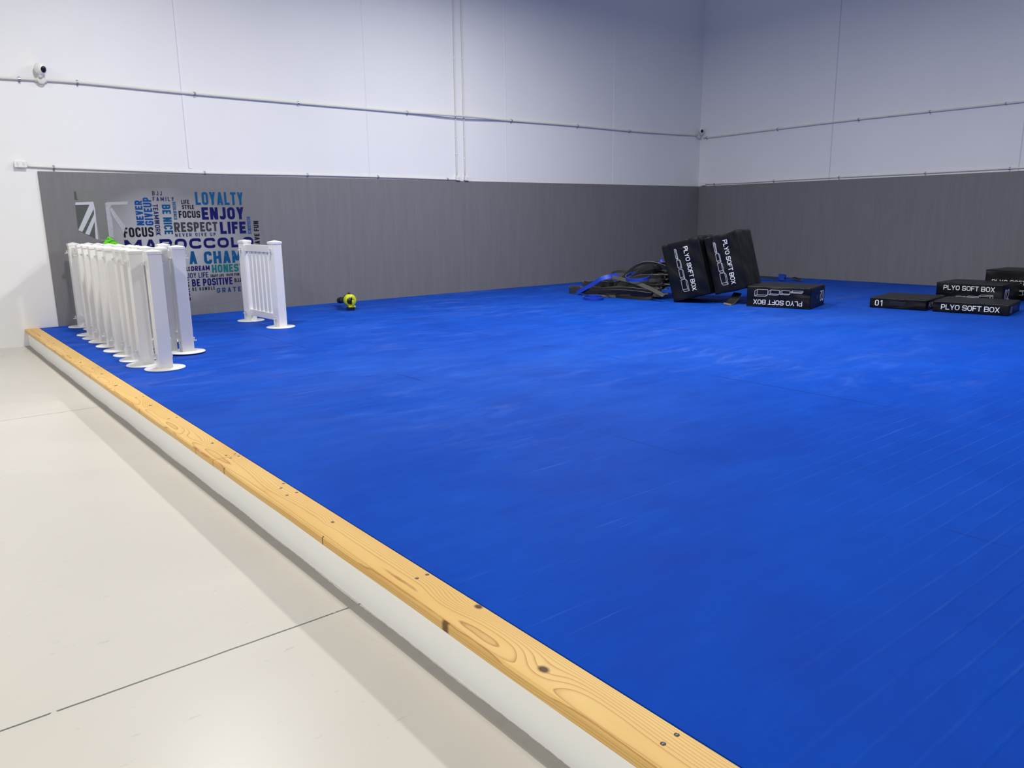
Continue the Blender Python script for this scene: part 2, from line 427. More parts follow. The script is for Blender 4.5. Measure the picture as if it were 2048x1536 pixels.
X0, X1, ZT0, ZT1 = -13.852, -13.687, .1825, P
def timber(y0, y1, label, screws, seed):
    t = thing('timber_beam', label, 'beam', ((X0+X1)/2, (y0+y1)/2, ZT0), group='pine beams edging the platform')
    n = max(6, int(abs(y1-y0)/.12)); rnd = random.Random(seed)
    m = MB(); rings = []
    for i in range(n+1):
        y = y0+(y1-y0)*i/n
        j = .0014*math.sin(i*.7+seed)
        rings += [(X0+j, y, ZT0), (X1, y, ZT0), (X1, y, ZT1-.004), (X1-.004, y, ZT1), (X0+.007+j+.002*rnd.random(), y, ZT1), (X0+j, y, ZT1-.007)]
    fs = [(i*6+a, i*6+(a+1) % 6, (i+1)*6+(a+1) % 6, (i+1)*6+a) for i in range(n) for a in range(6)]
    fs += [tuple(range(6)), tuple(n*6+a for a in range(6))[::-1]]
    m.add(rings, fs)
    # object space of the board is centred on the shared joint so that the grain field lines up
    o = m.obj('board', M_WOOD, loc=(-13.7696, -7.36, ZT0)); o.parent = t
    o.location = Vector((-13.7696, -7.36, ZT0))-t.location
    for sx, sy in screws:
        q = MB()
        q.lathe([(.0080, 0), (.0080, .0007), (.0068, .0011)], 14, (sx, sy, ZT1-.0004))
        q.box((sx-.0060, sy-.0013, ZT1+.0003), (sx+.0060, sy+.0013, ZT1+.0010), 1)
        s = q.obj('screw', [M_SCREW, M_GREY_STRIP]); s.parent = t; s.location = -t.location
timber(WY-.001, -7.357, 'far pine beam edging the platform, from the white wall to the joint with the nearer beam',
       [(-13.761, -8.192+.872), (-13.712, -7.325), (-13.769, -6.183), (-13.717, -6.189), (-13.775, -5.321), (-13.721, -5.319), (-13.77, -3.7), (-13.72, -3.7), (-13.77, -2.2), (-13.72, -2.2)], 1)
timber(-7.361, -16, 'near pine beam edging the platform, running from the joint past the camera with dark knots',
       [(-13.760, -7.39), (-13.711, -7.385), (-13.742, -8.075), (-13.704, -8.016), (-13.761, -8.195), (-13.708, -8.191), (-13.752, -9.392), (-13.705, -9.391), (-13.767, -10.609), (-13.712, -10.609), (-13.76, -11.9), (-13.71, -11.9)], 2)

# ------------------------------------------------------------------ the word mural
WORDS = [
("LOYALTY","r",-11.533,1.798,0.695,0.184,"teal"),("ENJOY","r",-11.462,1.589,0.617,0.177,"navy"),("LIFE","r",-11.217,1.380,0.384,0.175,"navy"),
("RESPECT","r",-11.865,1.421,0.613,0.136,"slate"),("FOCUS","r",-11.784,1.616,0.300,0.100,"black"),("LIFE","r",-11.732,1.812,0.108,0.058,"black"),
("STYLE","r",-11.729,1.740,0.165,0.058,"black"),("B J J","r",-12.110,1.929,0.128,0.058,"ink"),("F A M I L Y","r",-12.111,1.852,0.284,0.056,"ink"),
("NEVER","u",-12.256,1.522,0.337,0.096,"blue"),("GIVEUP","u",-12.133,1.520,0.379,0.110,"blue"),("TEAMWORK","d",-12.120,1.808,0.431,0.067,"ink"),
("BE NICE","d",-12.001,1.803,0.410,0.115,"teal"),("RESILIENCE","d",-11.853,1.841,0.249,0.043,"teal"),("FOCUS","r",-12.536,1.362,0.389,0.134,"black"),
("N E V E R  G I V E  U P","r",-11.861,1.353,0.571,0.049,"ink"),("MAROCCOLO","r",-12.540,1.179,1.806,0.148,"navy"),("A","r",-11.702,0.960,0.110,0.184,"teal"),
("CHAMP","r",-11.491,0.951,0.692,0.182,"teal"),("HUMBLE","r",-11.908,0.863,0.206,0.060,"black"),("DREAM","r",-11.687,0.859,0.265,0.071,"navy"),
("HONESTY","r",-11.391,0.818,0.557,0.117,"green"),("ENJOY LIFE","r",-11.850,0.757,0.397,0.076,"ink"),("ENJOY LIFE","r",-11.419,0.756,0.194,0.038,"black"),
("HAVE FUN","r",-11.187,0.758,0.194,0.038,"black"),("BE POSITIVE","r",-11.696,0.634,0.591,0.107,"navy"),("BJJ","r",-11.073,0.659,0.095,0.061,"black"),
("B E  H U M B L E","r",-11.700,0.569,0.325,0.051,"black"),("G R A T E F U L","r",-11.350,0.520,0.586,0.070,"ink2"),("HONOR","d",-11.796,0.741,0.312,0.060,"black"),
("HAVE FUN","u",-10.633,1.161,0.402,0.078,"black"),("RESILIENCE","d",-10.805,1.625,0.254,0.050,"blue"),("S","r",-10.792,0.660,0.024,0.057,"black")]
mural = thing('mural', 'printed word mural in blues and black on the grey back wall mat', 'mural', (-11.8, 0, 1.2))
def flat(name, poly, y, mt, th=.0008):
    n = len(poly); m = MB()
    m.add([(x, y, z) for x, z in poly]+[(x, y+th, z) for x, z in poly],
          [tuple(range(n)), tuple(range(2*n-1, n-1, -1))]+[(i, (i+1) % n, n+(i+1) % n, n+i) for i in range(n)])
    o = m.obj(name, mt); o.parent = mural; o.location = -mural.location
    return o
film = [(-13.081, 1.981), (-12.398, 2.023), (-11.625, 2.044), (-10.574, 2.049), (-10.596, .41), (-11.825, .317), (-12.544, .566), (-12.549, 1.255), (-12.838, 1.333), (-13.08, 1.47)]
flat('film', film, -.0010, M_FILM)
PIC = [('picture', 'pic_mid', -.0018, [(-13.029, 1.972), (-12.701, 1.978), (-12.706, 1.365), (-12.838, 1.336), (-12.862, 1.841), (-13.077, 1.838)]),
       ('picture', 'pic_dark', -.0020, [(-13.078, 1.974), (-13.054, 1.972), (-13.045, 1.859), (-13.081, 1.862)]),
       ('picture', 'pic_dark', -.0022, [(-13.082, 1.798), (-12.869, 1.803), (-12.857, 1.341), (-13.084, 1.466)]),
       ('stripe', 'pic_white', -.0030, [(-13.074, 1.831), (-12.861, 1.841), (-12.886, 1.803), (-13.082, 1.798)]),
       ('stripe', 'pic_white', -.0032, [(-12.913, 1.80), (-12.862, 1.841), (-12.855, 1.766), (-13.039, 1.448), (-13.084, 1.47)]),
       ('stripe', 'pic_white', -.0034, [(-12.871, 1.678), (-12.869, 1.596), (-12.959, 1.403), (-13.007, 1.426)]),
       ('stripe', 'pic_white', -.0036, [(-12.865, 1.841), (-12.852, 1.746), (-12.859, 1.341), (-12.889, 1.356), (-12.87, 1.664)]),
       ('stripe', 'pic_grey', -.0030, [(-12.721, 1.825), (-12.686, 1.835), (-12.677, 1.745), (-12.658, 1.621), (-12.661, 1.364), (-12.721, 1.369)]),
       ('stripe', 'pic_grey', -.0032, [(-12.686, 1.835), (-12.434, 1.845), (-12.446, 1.803), (-12.645, 1.798), (-12.677, 1.745)]),
       ('stripe', 'pic_grey', -.0034, [(-12.677, 1.745), (-12.648, 1.766), (-12.501, 1.507), (-12.54, 1.396), (-12.562, 1.494), (-12.643, 1.642)])]
for nm, c, y, poly in PIC: flat(nm, poly, y, PR[c])
def fillet(pts, r, closed=False):
    out = []; n = len(pts)
    for i, p in enumerate(pts):
        if not closed and i in (0, n-1): out.append(p); continue
        a, b = pts[i-1], pts[(i+1) % n]
        va = (a[0]-p[0], a[1]-p[1]); vb = (b[0]-p[0], b[1]-p[1]); la = math.hypot(*va); lb = math.hypot(*vb); q = min(r, la*.5, lb*.5)
        s0 = (p[0]+va[0]/la*q, p[1]+va[1]/la*q); s1 = (p[0]+vb[0]/lb*q, p[1]+vb[1]/lb*q)
        for k in range(7):
            t = k/6; out.append(((1-t)**2*s0[0]+2*t*(1-t)*p[0]+t*t*s1[0], (1-t)**2*s0[1]+2*t*(1-t)*p[1]+t*t*s1[1]))
    return out
def glyph(ch, W, H, s):
    """quads of one bold condensed capital in the box W x H with stroke s"""
    Q = []
    lay = [0]
    def rect(x0, y0, x1, y1): Q.append((lay[0], [(x0, y0), (x1, y0), (x1, y1), (x0, y1)])); lay[0] += 1
    def diag(x0, y0, x1, y1):
        e = s*.5*math.hypot(x1-x0, y1-y0)/abs(y1-y0); Q.append((lay[0], [(x0-e, y0), (x0+e, y0), (x1+e, y1), (x1-e, y1)])); lay[0] += 1
    def path(pts, r, closed=False):
        p = fillet(pts, r, closed); n = len(p); L = []; R = []
        for i in range(n):
            a = p[i-1] if (closed or i > 0) else p[i]; b = p[(i+1) % n] if (closed or i < n-1) else p[i]
            dx, dy = b[0]-a[0], b[1]-a[1]; l = math.hypot(dx, dy) or 1; nx, ny = -dy/l*s/2, dx/l*s/2
            L.append((p[i][0]+nx, p[i][1]+ny)); R.append((p[i][0]-nx, p[i][1]-ny))
        for i in range(n if closed else n-1):
            j = (i+1) % n; Q.append((lay[0]+.4*(i % 2), [R[i], R[j], L[j], L[i]]))
        lay[0] += 1
    h = s/2; m = H/2; r = min(W, H)*.42 if s > H*.2 else max(W, H)*.5; e = h*1.02/max(.3, math.sin(math.atan2(H, W/2)))
    if ch in 'BDEFHKLMNPR': rect(0, 0, s, H)
    if ch in 'EFT': rect(0, H-s, W, H)
    if ch in 'EL': rect(0, 0, W, s)
    if ch in 'EF': rect(0, m-h, W*.9, m+h)
    if ch in 'HMN': rect(W-s, 0, W, H)
    if ch == 'H': rect(0, m-h, W, m+h)
    if ch == 'I': rect(0, 0, W, H)
    if ch == 'T': rect(W/2-h, 0, W/2+h, H)
    if ch == 'A': diag(e, 0, W/2, H); diag(W-e, 0, W/2, H); rect(W*.22, H*.18, W*.78, H*.18+s*.85)
    if ch == 'V': diag(e, H, W/2, 0); diag(W-e, H, W/2, 0)
    if ch == 'Y': diag(e, H, W/2, H*.40); diag(W-e, H, W/2, H*.40); rect(W/2-h, 0, W/2+h, H*.46)
    if ch == 'N': diag(h*1.2, H, W-h*1.2, 0)
    if ch == 'M': diag(h, H, W/2, H*.18); diag(W-h, H, W/2, H*.18)
    if ch == 'W': diag(h, H, W*.28, 0); diag(W/2, H, W*.28, 0); diag(W/2, H, W*.72, 0); diag(W-h, H, W*.72, 0)
    if ch == 'K': diag(W-e, H, s*.6, m*.92); diag(W-e, 0, s*1.0, m*1.1)
    if ch == 'O': path([(h, h), (W-h, h), (W-h, H-h), (h, H-h)], r, True)
    if ch == 'C': path([(W-h, H*.66), (W-h, H-h), (h, H-h), (h, h), (W-h, h), (W-h, H*.34)], r)
    if ch == 'G': path([(W-h, H*.68), (W-h, H-h), (h, H-h), (h, h), (W-h, h), (W-h, m), (W*.55, m)], r*.8)
    if ch == 'S': path([(W-h, H*.70), (W-h, H-h), (h, H-h), (h, m), (W-h, m), (W-h, h), (h, h), (h, H*.30)], r*.7)
    if ch == 'D': path([(0, h), (W-h, h), (W-h, H-h), (0, H-h)], r)
    if ch == 'B': path([(0, h), (W-h, h), (W-h, m), (0, m)], r*.6); path([(0, m), (W-h*1.3, m), (W-h*1.3, H-h), (0, H-h)], r*.6)
    if ch in 'PR': path([(0, m*.88), (W-h, m*.88), (W-h, H-h), (0, H-h)], r*.7)
    if ch == 'R': diag(W*.48, m*.9, W-e, 0)
    if ch == 'X': diag(e, 0, W-e, H); diag(W-e, 0, e, H)
    if ch == '0': path([(h, h), (W-h, h), (W-h, H-h), (h, H-h)], r*1.15, True)
    if ch == '1': rect(W-s*1.1, 0, W-s*.1, H); Q.append((lay[0], [(W*.30, H*.70), (W*.30, H*.84), (W-s*.6, H), (W-s*.6, H*.84)])); lay[0] += 1
    if ch == '2': path([(h, H*.70), (h, H-h), (W-h, H-h), (W-h, H*.52), (s*.7, s*.9)], r*.8); rect(0, 0, W, s)
    if ch == '3': path([(h, H*.74), (h, H-h), (W-h, H-h), (W-h, m), (W*.4, m)], r*.7); path([(W*.4, m), (W-h, m), (W-h, h), (h, h), (h, H*.26)], r*.7)
    if ch == '4': rect(W*.62, 0, W*.62+s, H); rect(0, H*.22, W, H*.22+s); diag(W*.66, H, s*.6, H*.25)
    if ch == 'U': path([(h, H), (h, h), (W-h, h), (W-h, H)], r)
    if ch == 'J': path([(W-h, H), (W-h, h), (h, h), (h, H*.28)], r)
    return Q
RELW = {'I': .30, 'M': 1.32, 'W': 1.42, 'J': .80, 'L': .82, 'E': .84, 'F': .80, 'T': .92, ' ': .34}
RELW.update({'P': .92, 'Y': .98, '1': .7})
def lettering(body, L, h, light, weight=0, gp=None):
    """all strokes of a word inside L x h"""
    sp = ' ' in body and body[1] == ' '
    txt = body.replace('  ', '_').replace(' ', '').replace('_', ' ') if sp else body
    gap = .62 if sp else (.20 if gp is None else gp)
    tot = sum(RELW.get(c, 1) for c in txt)+gap*(len(txt)-1); u = L/tot
    s = weight*h if weight else min(h*.265, u*.37)*(.80 if light else 1.0); x = 0; Q = []
    for c in txt:
        w = u*RELW.get(c, 1)
        if c == 'I': x += (w-s)/2; Q += [(k, [(px+x, py) for px, py in q]) for k, q in glyph(c, s, h, s)]; x += (w+s)/2+gap*u
        else: Q += [(k, [(px+x, py) for px, py in q]) for k, q in glyph(c, w, h, s)] if c != ' ' else []; x += w+gap*u
    return Q
for body, d, x, z, L, h, c in WORDS:
    m = MB()
    for k, q in lettering(body, L, h, c in ('ink', 'ink2')):
        yy = -.0026-.00025*k
        if d == 'r': p = [(x+a, yy, z+b) for a, b in q]
        elif d == 'u': p = [(x-b, yy, z+a) for a, b in q]
        else: p = [(x+b, yy, z-a) for a, b in q]
        m.add(p, [tuple(range(len(p)))])
    o = m.obj('lettering', PR[c], recalc=False); o.parent = mural; o.location = -mural.location

# lime green board leaning on the wall behind the fences
g = thing('board', 'neon green board with dark marks, its corner showing above the parked white fences', 'board', (-12.70, -.10, P))
m = MB(); ca, sa = math.cos(math.radians(-38)), math.sin(math.radians(-38))
def gb(u, v, w):   # diamond-turned rectangle whose top corner is at (-12.7463, 1.381)
    x = -12.7463+u*ca-v*(-sa)*1.0; z = 1.381+u*sa-v*ca
    return (x, -.055-(1.40-z)*.035-w, z)
pts = [(0, 0), (.42, 0), (.42, .18), (0, .18)]
m.add([gb(u, v, 0) for u, v in pts]+[gb(u, v, .018) for u, v in pts], [(0, 1, 2, 3), (7, 6, 5, 4), (0, 4, 5, 1), (1, 5, 6, 2), (2, 6, 7, 3), (3, 7, 4, 0)])
o = m.obj('panel', M_GREEN, bevel=.003); o.parent = g; o.location = -g.location
m = MB().box((-12.62, -.085, P), (-12.56, -.045, 1.16)); o = m.obj('stake', M_GREEN); o.parent = g; o.location = -g.location

# ------------------------------------------------------------------ fence panels
GAP = .94
def make_fence(label, group):
    t = thing('fence_panel', label, 'fence', (0, 0, 0), 0, group)
    hp = .060
    for y in (0, GAP):
        p = MB().box((-hp, y-hp, .008), (hp, y+hp, 1.06)).obj('post', M_PVC, t, loc=(0, y, 0), bevel=.004)
        c = MB(); h = .0655
        c.add([(-h, y-h, 1.055), (h, y-h, 1.055), (h, y+h, 1.055), (-h, y+h, 1.055), (-h, y-h, 1.082), (h, y-h, 1.082), (h, y+h, 1.082), (-h, y+h, 1.082), (0, y, 1.100)],
              [(3, 2, 1, 0), (0, 1, 5, 4), (1, 2, 6, 5), (2, 3, 7, 6), (3, 0, 4, 7), (4, 5, 8), (5, 6, 8), (6, 7, 8), (7, 4, 8)])
        c.v = [v-Vector((0, y, 0)) for v in c.v]
        c.obj('post_cap', M_PVC, p, bevel=.002)
        for zz in (.115, .965):
            q = MB()
            q.box((-hp-.006, -.020, zz-.03), (-hp, .020, zz+.03)); q.box((-hp-.045, -.013, zz-.004), (-hp-.004, .013, zz+.004))
            q.lathe([(.007, 0), (.007, .022), (.010, .026), (.010, .030)], 10, (-hp-.020, 0, zz+.002))
            q.obj('clip', M_WHITE, p)
            q = MB(); q.tube([(hp+.010*math.cos(a)*0+.010, .018*math.cos(a), zz+.01+(.03 if False else .030)*math.sin(a)) for a in [PI+i*PI/8 for i in range(9)]], .0045, 8)
            q.box((hp, -.022, zz), (hp+.012, .022, zz+.02)); q.obj('hook', M_WHITE, p)
        MB().lathe([(.178, 0), (.180, .004), (.176, .009), (.10, .011)], 40, (0, y, 0)).obj('base_plate', M_PVC, t)
    for z0, z1, nm in ((.945, 1.035, 'top_rail'), (.080, .165, 'bottom_rail')):
        MB().box((-.022, hp-.01, z0), (.022, GAP-hp+.01, z1)).obj(nm, M_PVC, t, bevel=.003)
    n = 6; span = GAP-2*hp-.07; pitch = span/n
    for i in range(n):
        yc = hp+.02+pitch*(i+.5)
        MB().box((-.011, yc-.044, .155), (.011, yc+.044, .955)).obj('picket', M_PVC, t, bevel=.003)
    return t
R_ = math.radians
grp = 'white picket fence panels'
iso = make_fence('white picket fence panel standing alone in front of the mural', grp)
iso.location = (-11.297, -2.20, P); iso.rotation_euler = (0, 0, R_(2.2))
ISO_TURN = R_(11)
ORD = ['nearest to the camera', 'second from the camera', 'third from the camera', 'fourth from the camera', 'fifth from the camera',
       'sixth from the camera', 'seventh from the camera', 'eighth from the camera', 'ninth from the camera']
near = [(-13.247, -4.175, 18.3), (-13.325, -3.84, 20), (-13.310, -3.49, 19), (-13.285, -3.12, 18.5), (-13.300, -2.74, 17.5), (-13.290, -2.32, 16),
        (-13.285, -1.91, 13.5), (-13.282, -1.54, 11), (-13.278, -1.19, 4)]
for i, (x, y, a) in enumerate(near):
    lb = 'white picket fence panel, %s in the packed row beside the pine beam' % ORD[i]
    if i == 8: lb = 'white picket fence panel, farthest of the packed row, its end post by the back wall'
    f = dup(iso, (x, y, P+(.0005 if i % 2 else .0015)), R_(-a), lb); f['group'] = grp
    for ch in f.children:                       # posts were set square to the platform edge
        if ch.name.startswith('post'): ch.rotation_euler = (0, 0, R_(a-1))
f = dup(iso, (-12.826, -3.435, P+.0125), R_(-7), 'white picket fence panel standing just right of the packed row of panels')
for ch in f.children:
    if ch.name.startswith('post'): ch.rotation_euler = (0, 0, R_(6)); ch.scale = (-1, 1, 1)

for ch in iso.children:
    if ch.name.startswith('post'): ch.rotation_euler = (0, 0, ISO_TURN)

# ------------------------------------------------------------------ plyometric boxes
def strip2(m, a, b, w, put, lift=.0012):
    (ax, ay), (bx, by) = a, b; L = math.hypot(bx-ax, by-ay); ux, uy = (bx-ax)/L, (by-ay)/L; nx, ny = -uy*w/2, ux*w/2
    ax -= ux*w/2; ay -= uy*w/2; bx += ux*w/2; by += uy*w/2
    q = [(ax+nx, ay+ny), (bx+nx, by+ny), (bx-nx, by-ny), (ax-nx, ay-ny)]
    m.add([put(*p) for p in q], [(3, 2, 1, 0)])
def soft_box(name, label, W, D, H, number, mtx, rnd=1, wrinkle=.004, slump=0):
    """W x D x H box; front face -Y with lettering, side faces +-X with number and hand slot"""
    t = thing('plyometric_box', label, 'soft box', group='black soft boxes on the mat')
    r = random.Random(rnd); ph = [r.uniform(0, 6.28) for _ in range(10)]
    def disp(u, v, s):     # fabric slackness, smooth over each face
        return wrinkle*(math.sin(u*9+ph[s]+v*7)*.5+math.sin(u*17-v*13+ph[s+1])*.3+math.sin(v*23+u*5+ph[s+2])*.2)-slump*math.sin(PI*max(0, min(1, v)))*.5
    N = 16; m = MB(); br = .014
    def face(o, a, b, na, nb, nrm, s):
        vs = []
        for i in range(na+1):
            for j in range(nb+1):
                u, v = i/na, j/nb
                e = min(u*na, (1-u)*na, v*nb, (1-v)*nb, 1)
                p = Vector(o)+Vector(a)*u+Vector(b)*v+Vector(nrm)*disp(u, v, s)*e
                vs.append(p)
        m.add(vs, [(i*(nb+1)+j, (i+1)*(nb+1)+j, (i+1)*(nb+1)+j+1, i*(nb+1)+j+1) for i in range(na) for j in range(nb)], 0, True)
    w, d = W/2, D/2
    nh = max(4, int(H/.04)); nw = 18; nd = 16
    face((-w, -d, 0), (W, 0, 0), (0, 0, H), nw, nh, (0, -1, 0), 0)
    face((w, -d, 0), (0, D, 0), (0, 0, H), nd, nh, (1, 0, 0), 1)
    face((w, d, 0), (-W, 0, 0), (0, 0, H), nw, nh, (0, 1, 0), 2)
    face((-w, d, 0), (0, -D, 0), (0, 0, H), nd, nh, (-1, 0, 0), 3)
    face((-w, -d, H), (W, 0, 0), (0, D, 0), nw, nd, (0, 0, 1), 4)
    face((-w, d, 0), (W, 0, 0), (0, -D, 0), nw, nd, (0, 0, -1), 5)
    import bmesh
    o = m.obj('cover', M_VINYL, t, recalc=False)
    b = bmesh.new(); b.from_mesh(o.data); bmesh.ops.remove_doubles(b, verts=b.verts, dist=.0005); bmesh.ops.recalc_face_normals(b, faces=b.faces)
    for e in b.edges:
        if len(e.link_faces) == 2 and e.calc_face_angle(0) > .9: e.smooth = True
    b.to_mesh(o.data); b.free()
    bv = o.modifiers.new('bevel', 'BEVEL'); bv.width = br; bv.segments = 3; bv.limit_method = 'ANGLE'; bv.angle_limit = .9
    # piping on the lid edge
    h = H-.004
    pp = []
    for cx, cy, a0 in ((w-.01, d-.01, 0), (-w+.01, d-.01, PI/2), (-w+.01, -d+.01, PI), (w-.01, -d+.01, 1.5*PI)):
        for i in range(4): pp.append((cx+.012*math.cos(a0+i*PI/6), cy+.012*math.sin(a0+i*PI/6), h-.010))
    MB().tube(pp, .0042, 8, closed=True).obj('piping', M_PIPING, t)
    def fput(x, z): return (x, -d-.0045-max(0, disp((x+w)/W, z/H, 0)), z)
    # front lettering
    cap = .068; x0 = -.345*W/.9*1.0; Lw = .69*W/.9
    zt = (H-cap)/2 if H < .2 else H-(.040 if H < .4 else (.15 if H < .55 else .20))-cap
    q = MB()
    for k, pl in lettering('PLYO SOFT BOX', Lw, cap, False, .128, .13):
        q.add([(lambda v: (v[0], v[1]-.0003*k, v[2]))(fput(x0+px, zt+pz)) for px, pz in pl], [tuple(range(len(pl)))])
    q.obj('lettering', M_PRINTW, t, recalc=False)
    if H > .2:
        q = MB(); zb = zt-.050; s = Lw/.555/1000
        x = x0
        for wd, ht, ob in ((.130, .030, .018), (.107, .062, .022), (.120, .072, .026), (.150, .098, .034)):
            wd = wd*Lw/.555
            zz0 = zb-.098; zz1 = zz0+ht
            A, B_, C_, D_ = (x+ob, zz1), (x+wd, zz1), (x+wd, zz0+ob*.5), (x, zz0)
            fr = [(x, zz1-ob*.6), (x+wd-ob, zz1-ob*.6), (x+wd-ob, zz0), (x, zz0)]
            bk = [(x+ob, zz1), (x+wd, zz1), (x+wd, zz0+ob*.6)]
            for i in range(4): strip2(q, fr[i], fr[(i+1) % 4], .0055, fput)
            strip2(q, fr[0], bk[0], .0055, fput); strip2(q, bk[0], bk[1], .0055, fput); strip2(q, fr[1], bk[1], .0055, fput)
            strip2(q, bk[1], bk[2], .0055, fput); strip2(q, fr[2], bk[2], .0055, fput)
            x += wd+.012*Lw/.555
        q.obj('box_drawing', M_PRINTG, t, recalc=False)
    # numbers and hand slots on both ends
    for sg in (1, -1):
        ch = min(.155, H*.55); cw = ch*1.22; zn = (H-ch)/2 if H < .4 else H*.42
        q = MB(); y0 = -d*.80
        for k, pl in lettering(number, cw, ch, False, .13, .22):
            o = .004+.0003*k
            if sg > 0: q.add([(w+o+max(0, disp((y0+px+d)/D, (zn+pz)/H, 1)), y0+px, zn+pz) for px, pz in pl], [tuple(range(len(pl)))])
            else: q.add([(-w-o-max(0, disp((d-(d*.80-px))/D, (zn+pz)/H, 3)), d*.80-px, zn+pz) for px, pz in pl], [tuple(range(len(pl)))])
        q.obj('number', M_PRINTW, t, recalc=False)
        hh = min(.028, H*.2)
        MB().box((sg*w-.004, -.11, H*.5-hh), (sg*w+.0052, .11, H*.5+hh)).obj('handle', M_BLACK, t, bevel=.003)
    t.matrix_world = mtx
    return t
def mat3(org, ex, ey, ez):
    return Matrix(((ex[0], ey[0], ez[0], org[0]), (ex[1], ey[1], ez[1], org[1]), (ex[2], ey[2], ez[2], org[2]), (0, 0, 0, 1)))
def upright(cx, cy, yaw, z=P+.0005):
    c, s = math.cos(yaw), math.sin(yaw)
    return mat3((cx, cy, z), (c, s, 0), (-s, c, 0), (0, 0, 1))
def from_front(FLc, u, W, D, **kw):
    """upright box from front-left ground corner and direction of its front edge"""
    u = Vector((u[0], u[1], 0)).normalized(); n = Vector((-u.y, u.x, 0))
    c = Vector((FLc[0], FLc[1], P+.0005))+u*W/2+n*D/2
    return mat3(c, u, n, (0, 0, 1))
Z3 = Vector((0, 0, 1))
# A: end face (75 cm) with 01 towards the camera; canonical -X end is the front
uA = Vector((.139, -.990, 0)).normalized(); nA = Vector((-uA.y, uA.x, 0))
FL = Vector((-4.150, -6.333, P+.0005))
ctr = FL+uA*.375+nA*.45
soft_box('a', 'low black soft box marked 01 in front, leftmost of the right-hand group', .90, .75, .15, '01', mat3(ctr, nA, -uA, Z3), 3)
soft_box('b', 'low black soft box with white lettering on its long front, nearest of the right-hand group', .90, .75, .15, '01',
         from_front((-4.040, -7.158), (.158, -.987), .90, .75), 4)
soft_box('c', 'medium black soft box marked 02 on its end, directly behind the two low 01 boxes', .90, .75, .30, '02', from_front((-2.757, -6.654), (.043, -.999), .90, .75), 5)
soft_box('d', 'taller black soft box cut by the right picture edge, behind the others', .90, .75, .45, '03', from_front((-1.74, -6.95), (-.06, -.998), .90, .75), 6)
# E: upside down
uE = Vector((.258, -.966, 0)).normalized(); nE = Vector((-uE.y, uE.x, 0))
FL = Vector((-5.225, -4.998, P+.0005)); ctr = FL+uE*.46+nE*.38+Z3*.305
soft_box('e', 'medium black soft box lying upside down right of the two tilted boxes', .92, .76, .305, '02', mat3(ctr, -uE, nE, -Z3), 7, .003)
# F and G stand on end and lean to the left: canonical X points down, Z to the right
def leaning(BL, yaw, tilt, W, H, D):
    u = Vector((math.cos(yaw), math.sin(yaw), 0)); n = Vector((-u.y, u.x, 0))
    U = u*math.cos(tilt)+Z3*math.sin(tilt); V = Z3*math.cos(tilt)-u*math.sin(tilt)
    c = Vector(BL)+V*H/2+n*D/2
    return mat3(c, -V, n, U)
soft_box('f', 'large black soft box tipped on end, left of the tilted pair beside the bands', .90, .75, .61, '04', leaning((-5.565, -3.905, P+.004), -1.24, .262, .61, .90, .75), 8, .012)
soft_box('g', 'black soft box tipped on end, right of the tilted pair, touching the upside-down box', .885, .75, .505, '03', leaning((-5.245, -4.450, .350), -1.27, .259, .505, .885, .75), 9, .010)

# ------------------------------------------------------------------ rubber bands
GB = 'dark rubber bands in the heap'
def loop_pts(cx, cy, a, b, z0, z1, n=56, tw=.0, ph=0, pinch=.3, lift=0):
    pts = []; nr = []
    for i in range(n):
        q = 2*PI*i/n
        yy = math.cos(q)*a; xx = math.sin(q)*b*(1-pinch*math.cos(q))+.05*math.sin(2*q+ph)*b*2
        f = (yy+a)/(2*a)                      # 1 at the far (left) end, +y
        z = z1+(z0-z1)*f+.018*math.sin(3*q+ph)+lift*math.sin(PI*f)
        pts.append((cx+xx, cy+yy, z))
        nx, ny = math.sin(q)/b, math.cos(q)/a
        L = math.hypot(nx, ny); tl = tw*math.sin(q+ph)
        nr.append((nx/L, ny/L, tl))
    return pts, nr
def band(pts, nr, w, mats, label, group=None, closed=True, th=.006, name='exercise_band'):
    mn = min(p[2] for p in pts)-w/2-.002
    lo = w/2 if closed else th/2+.002
    if mn < P: pts = [(p[0], p[1], max(p[2], P+lo+.002)) for p in pts]
    c = Vector((sum(p[0] for p in pts)/len(pts), sum(p[1] for p in pts)/len(pts), min(p[2] for p in pts)))
    o = MB().ribbon(pts, nr, w, th, closed).obj(name, mats, loc=c, recalc=False)
    return tag(o, label, 'band', group)
rb = random.Random(21)
LB = 'dark rubber exercise band looped on edge in the heap left of the tilted boxes'
for i in range(26):
    f = i/25
    zr = P+.04+.50*f**.9+rb.uniform(-.02, .02)
    left = -1.62-1.05*f+rb.uniform(-.15, .12)
    right = -3.45+.1*f+rb.uniform(-.12, .02)
    cx = -5.42+.62*rb.random()+.10*f
    if f < .3: cx = -5.62+.4*rb.random()
    right = max(right, -3.55+.35*(cx+5.55)) if cx > -5.5 else right
    a = (left-right)/2; b = rb.uniform(.06, .19)
    zl = P+.03+(zr-P)*.34
    pts, nr = loop_pts(cx, (left+right)/2, a, b, zl, zr, ph=rb.uniform(0, 6), tw=rb.uniform(.1, .6), pinch=rb.uniform(-.3, .5), lift=.05*f)
    band(pts, nr, rb.choice((.042, .052, .062)), [M_BANDG if rb.random() < .62 else M_BANDK, M_EDGE], LB, GB)
for i in range(9):
    f = i/8
    a = .42+.25*rb.random(); yc = -2.75-.35*f; pts, nr = loop_pts(-5.20+.35*rb.random(), yc, a, rb.uniform(.10, .22), P+.16+.12*f, P+.24+.24*f, ph=rb.uniform(0, 6), tw=rb.uniform(.2, .8), lift=.08+.10*f)
    band(pts, nr, rb.choice((.045, .055)), [M_BANDG, M_EDGE], LB, GB)
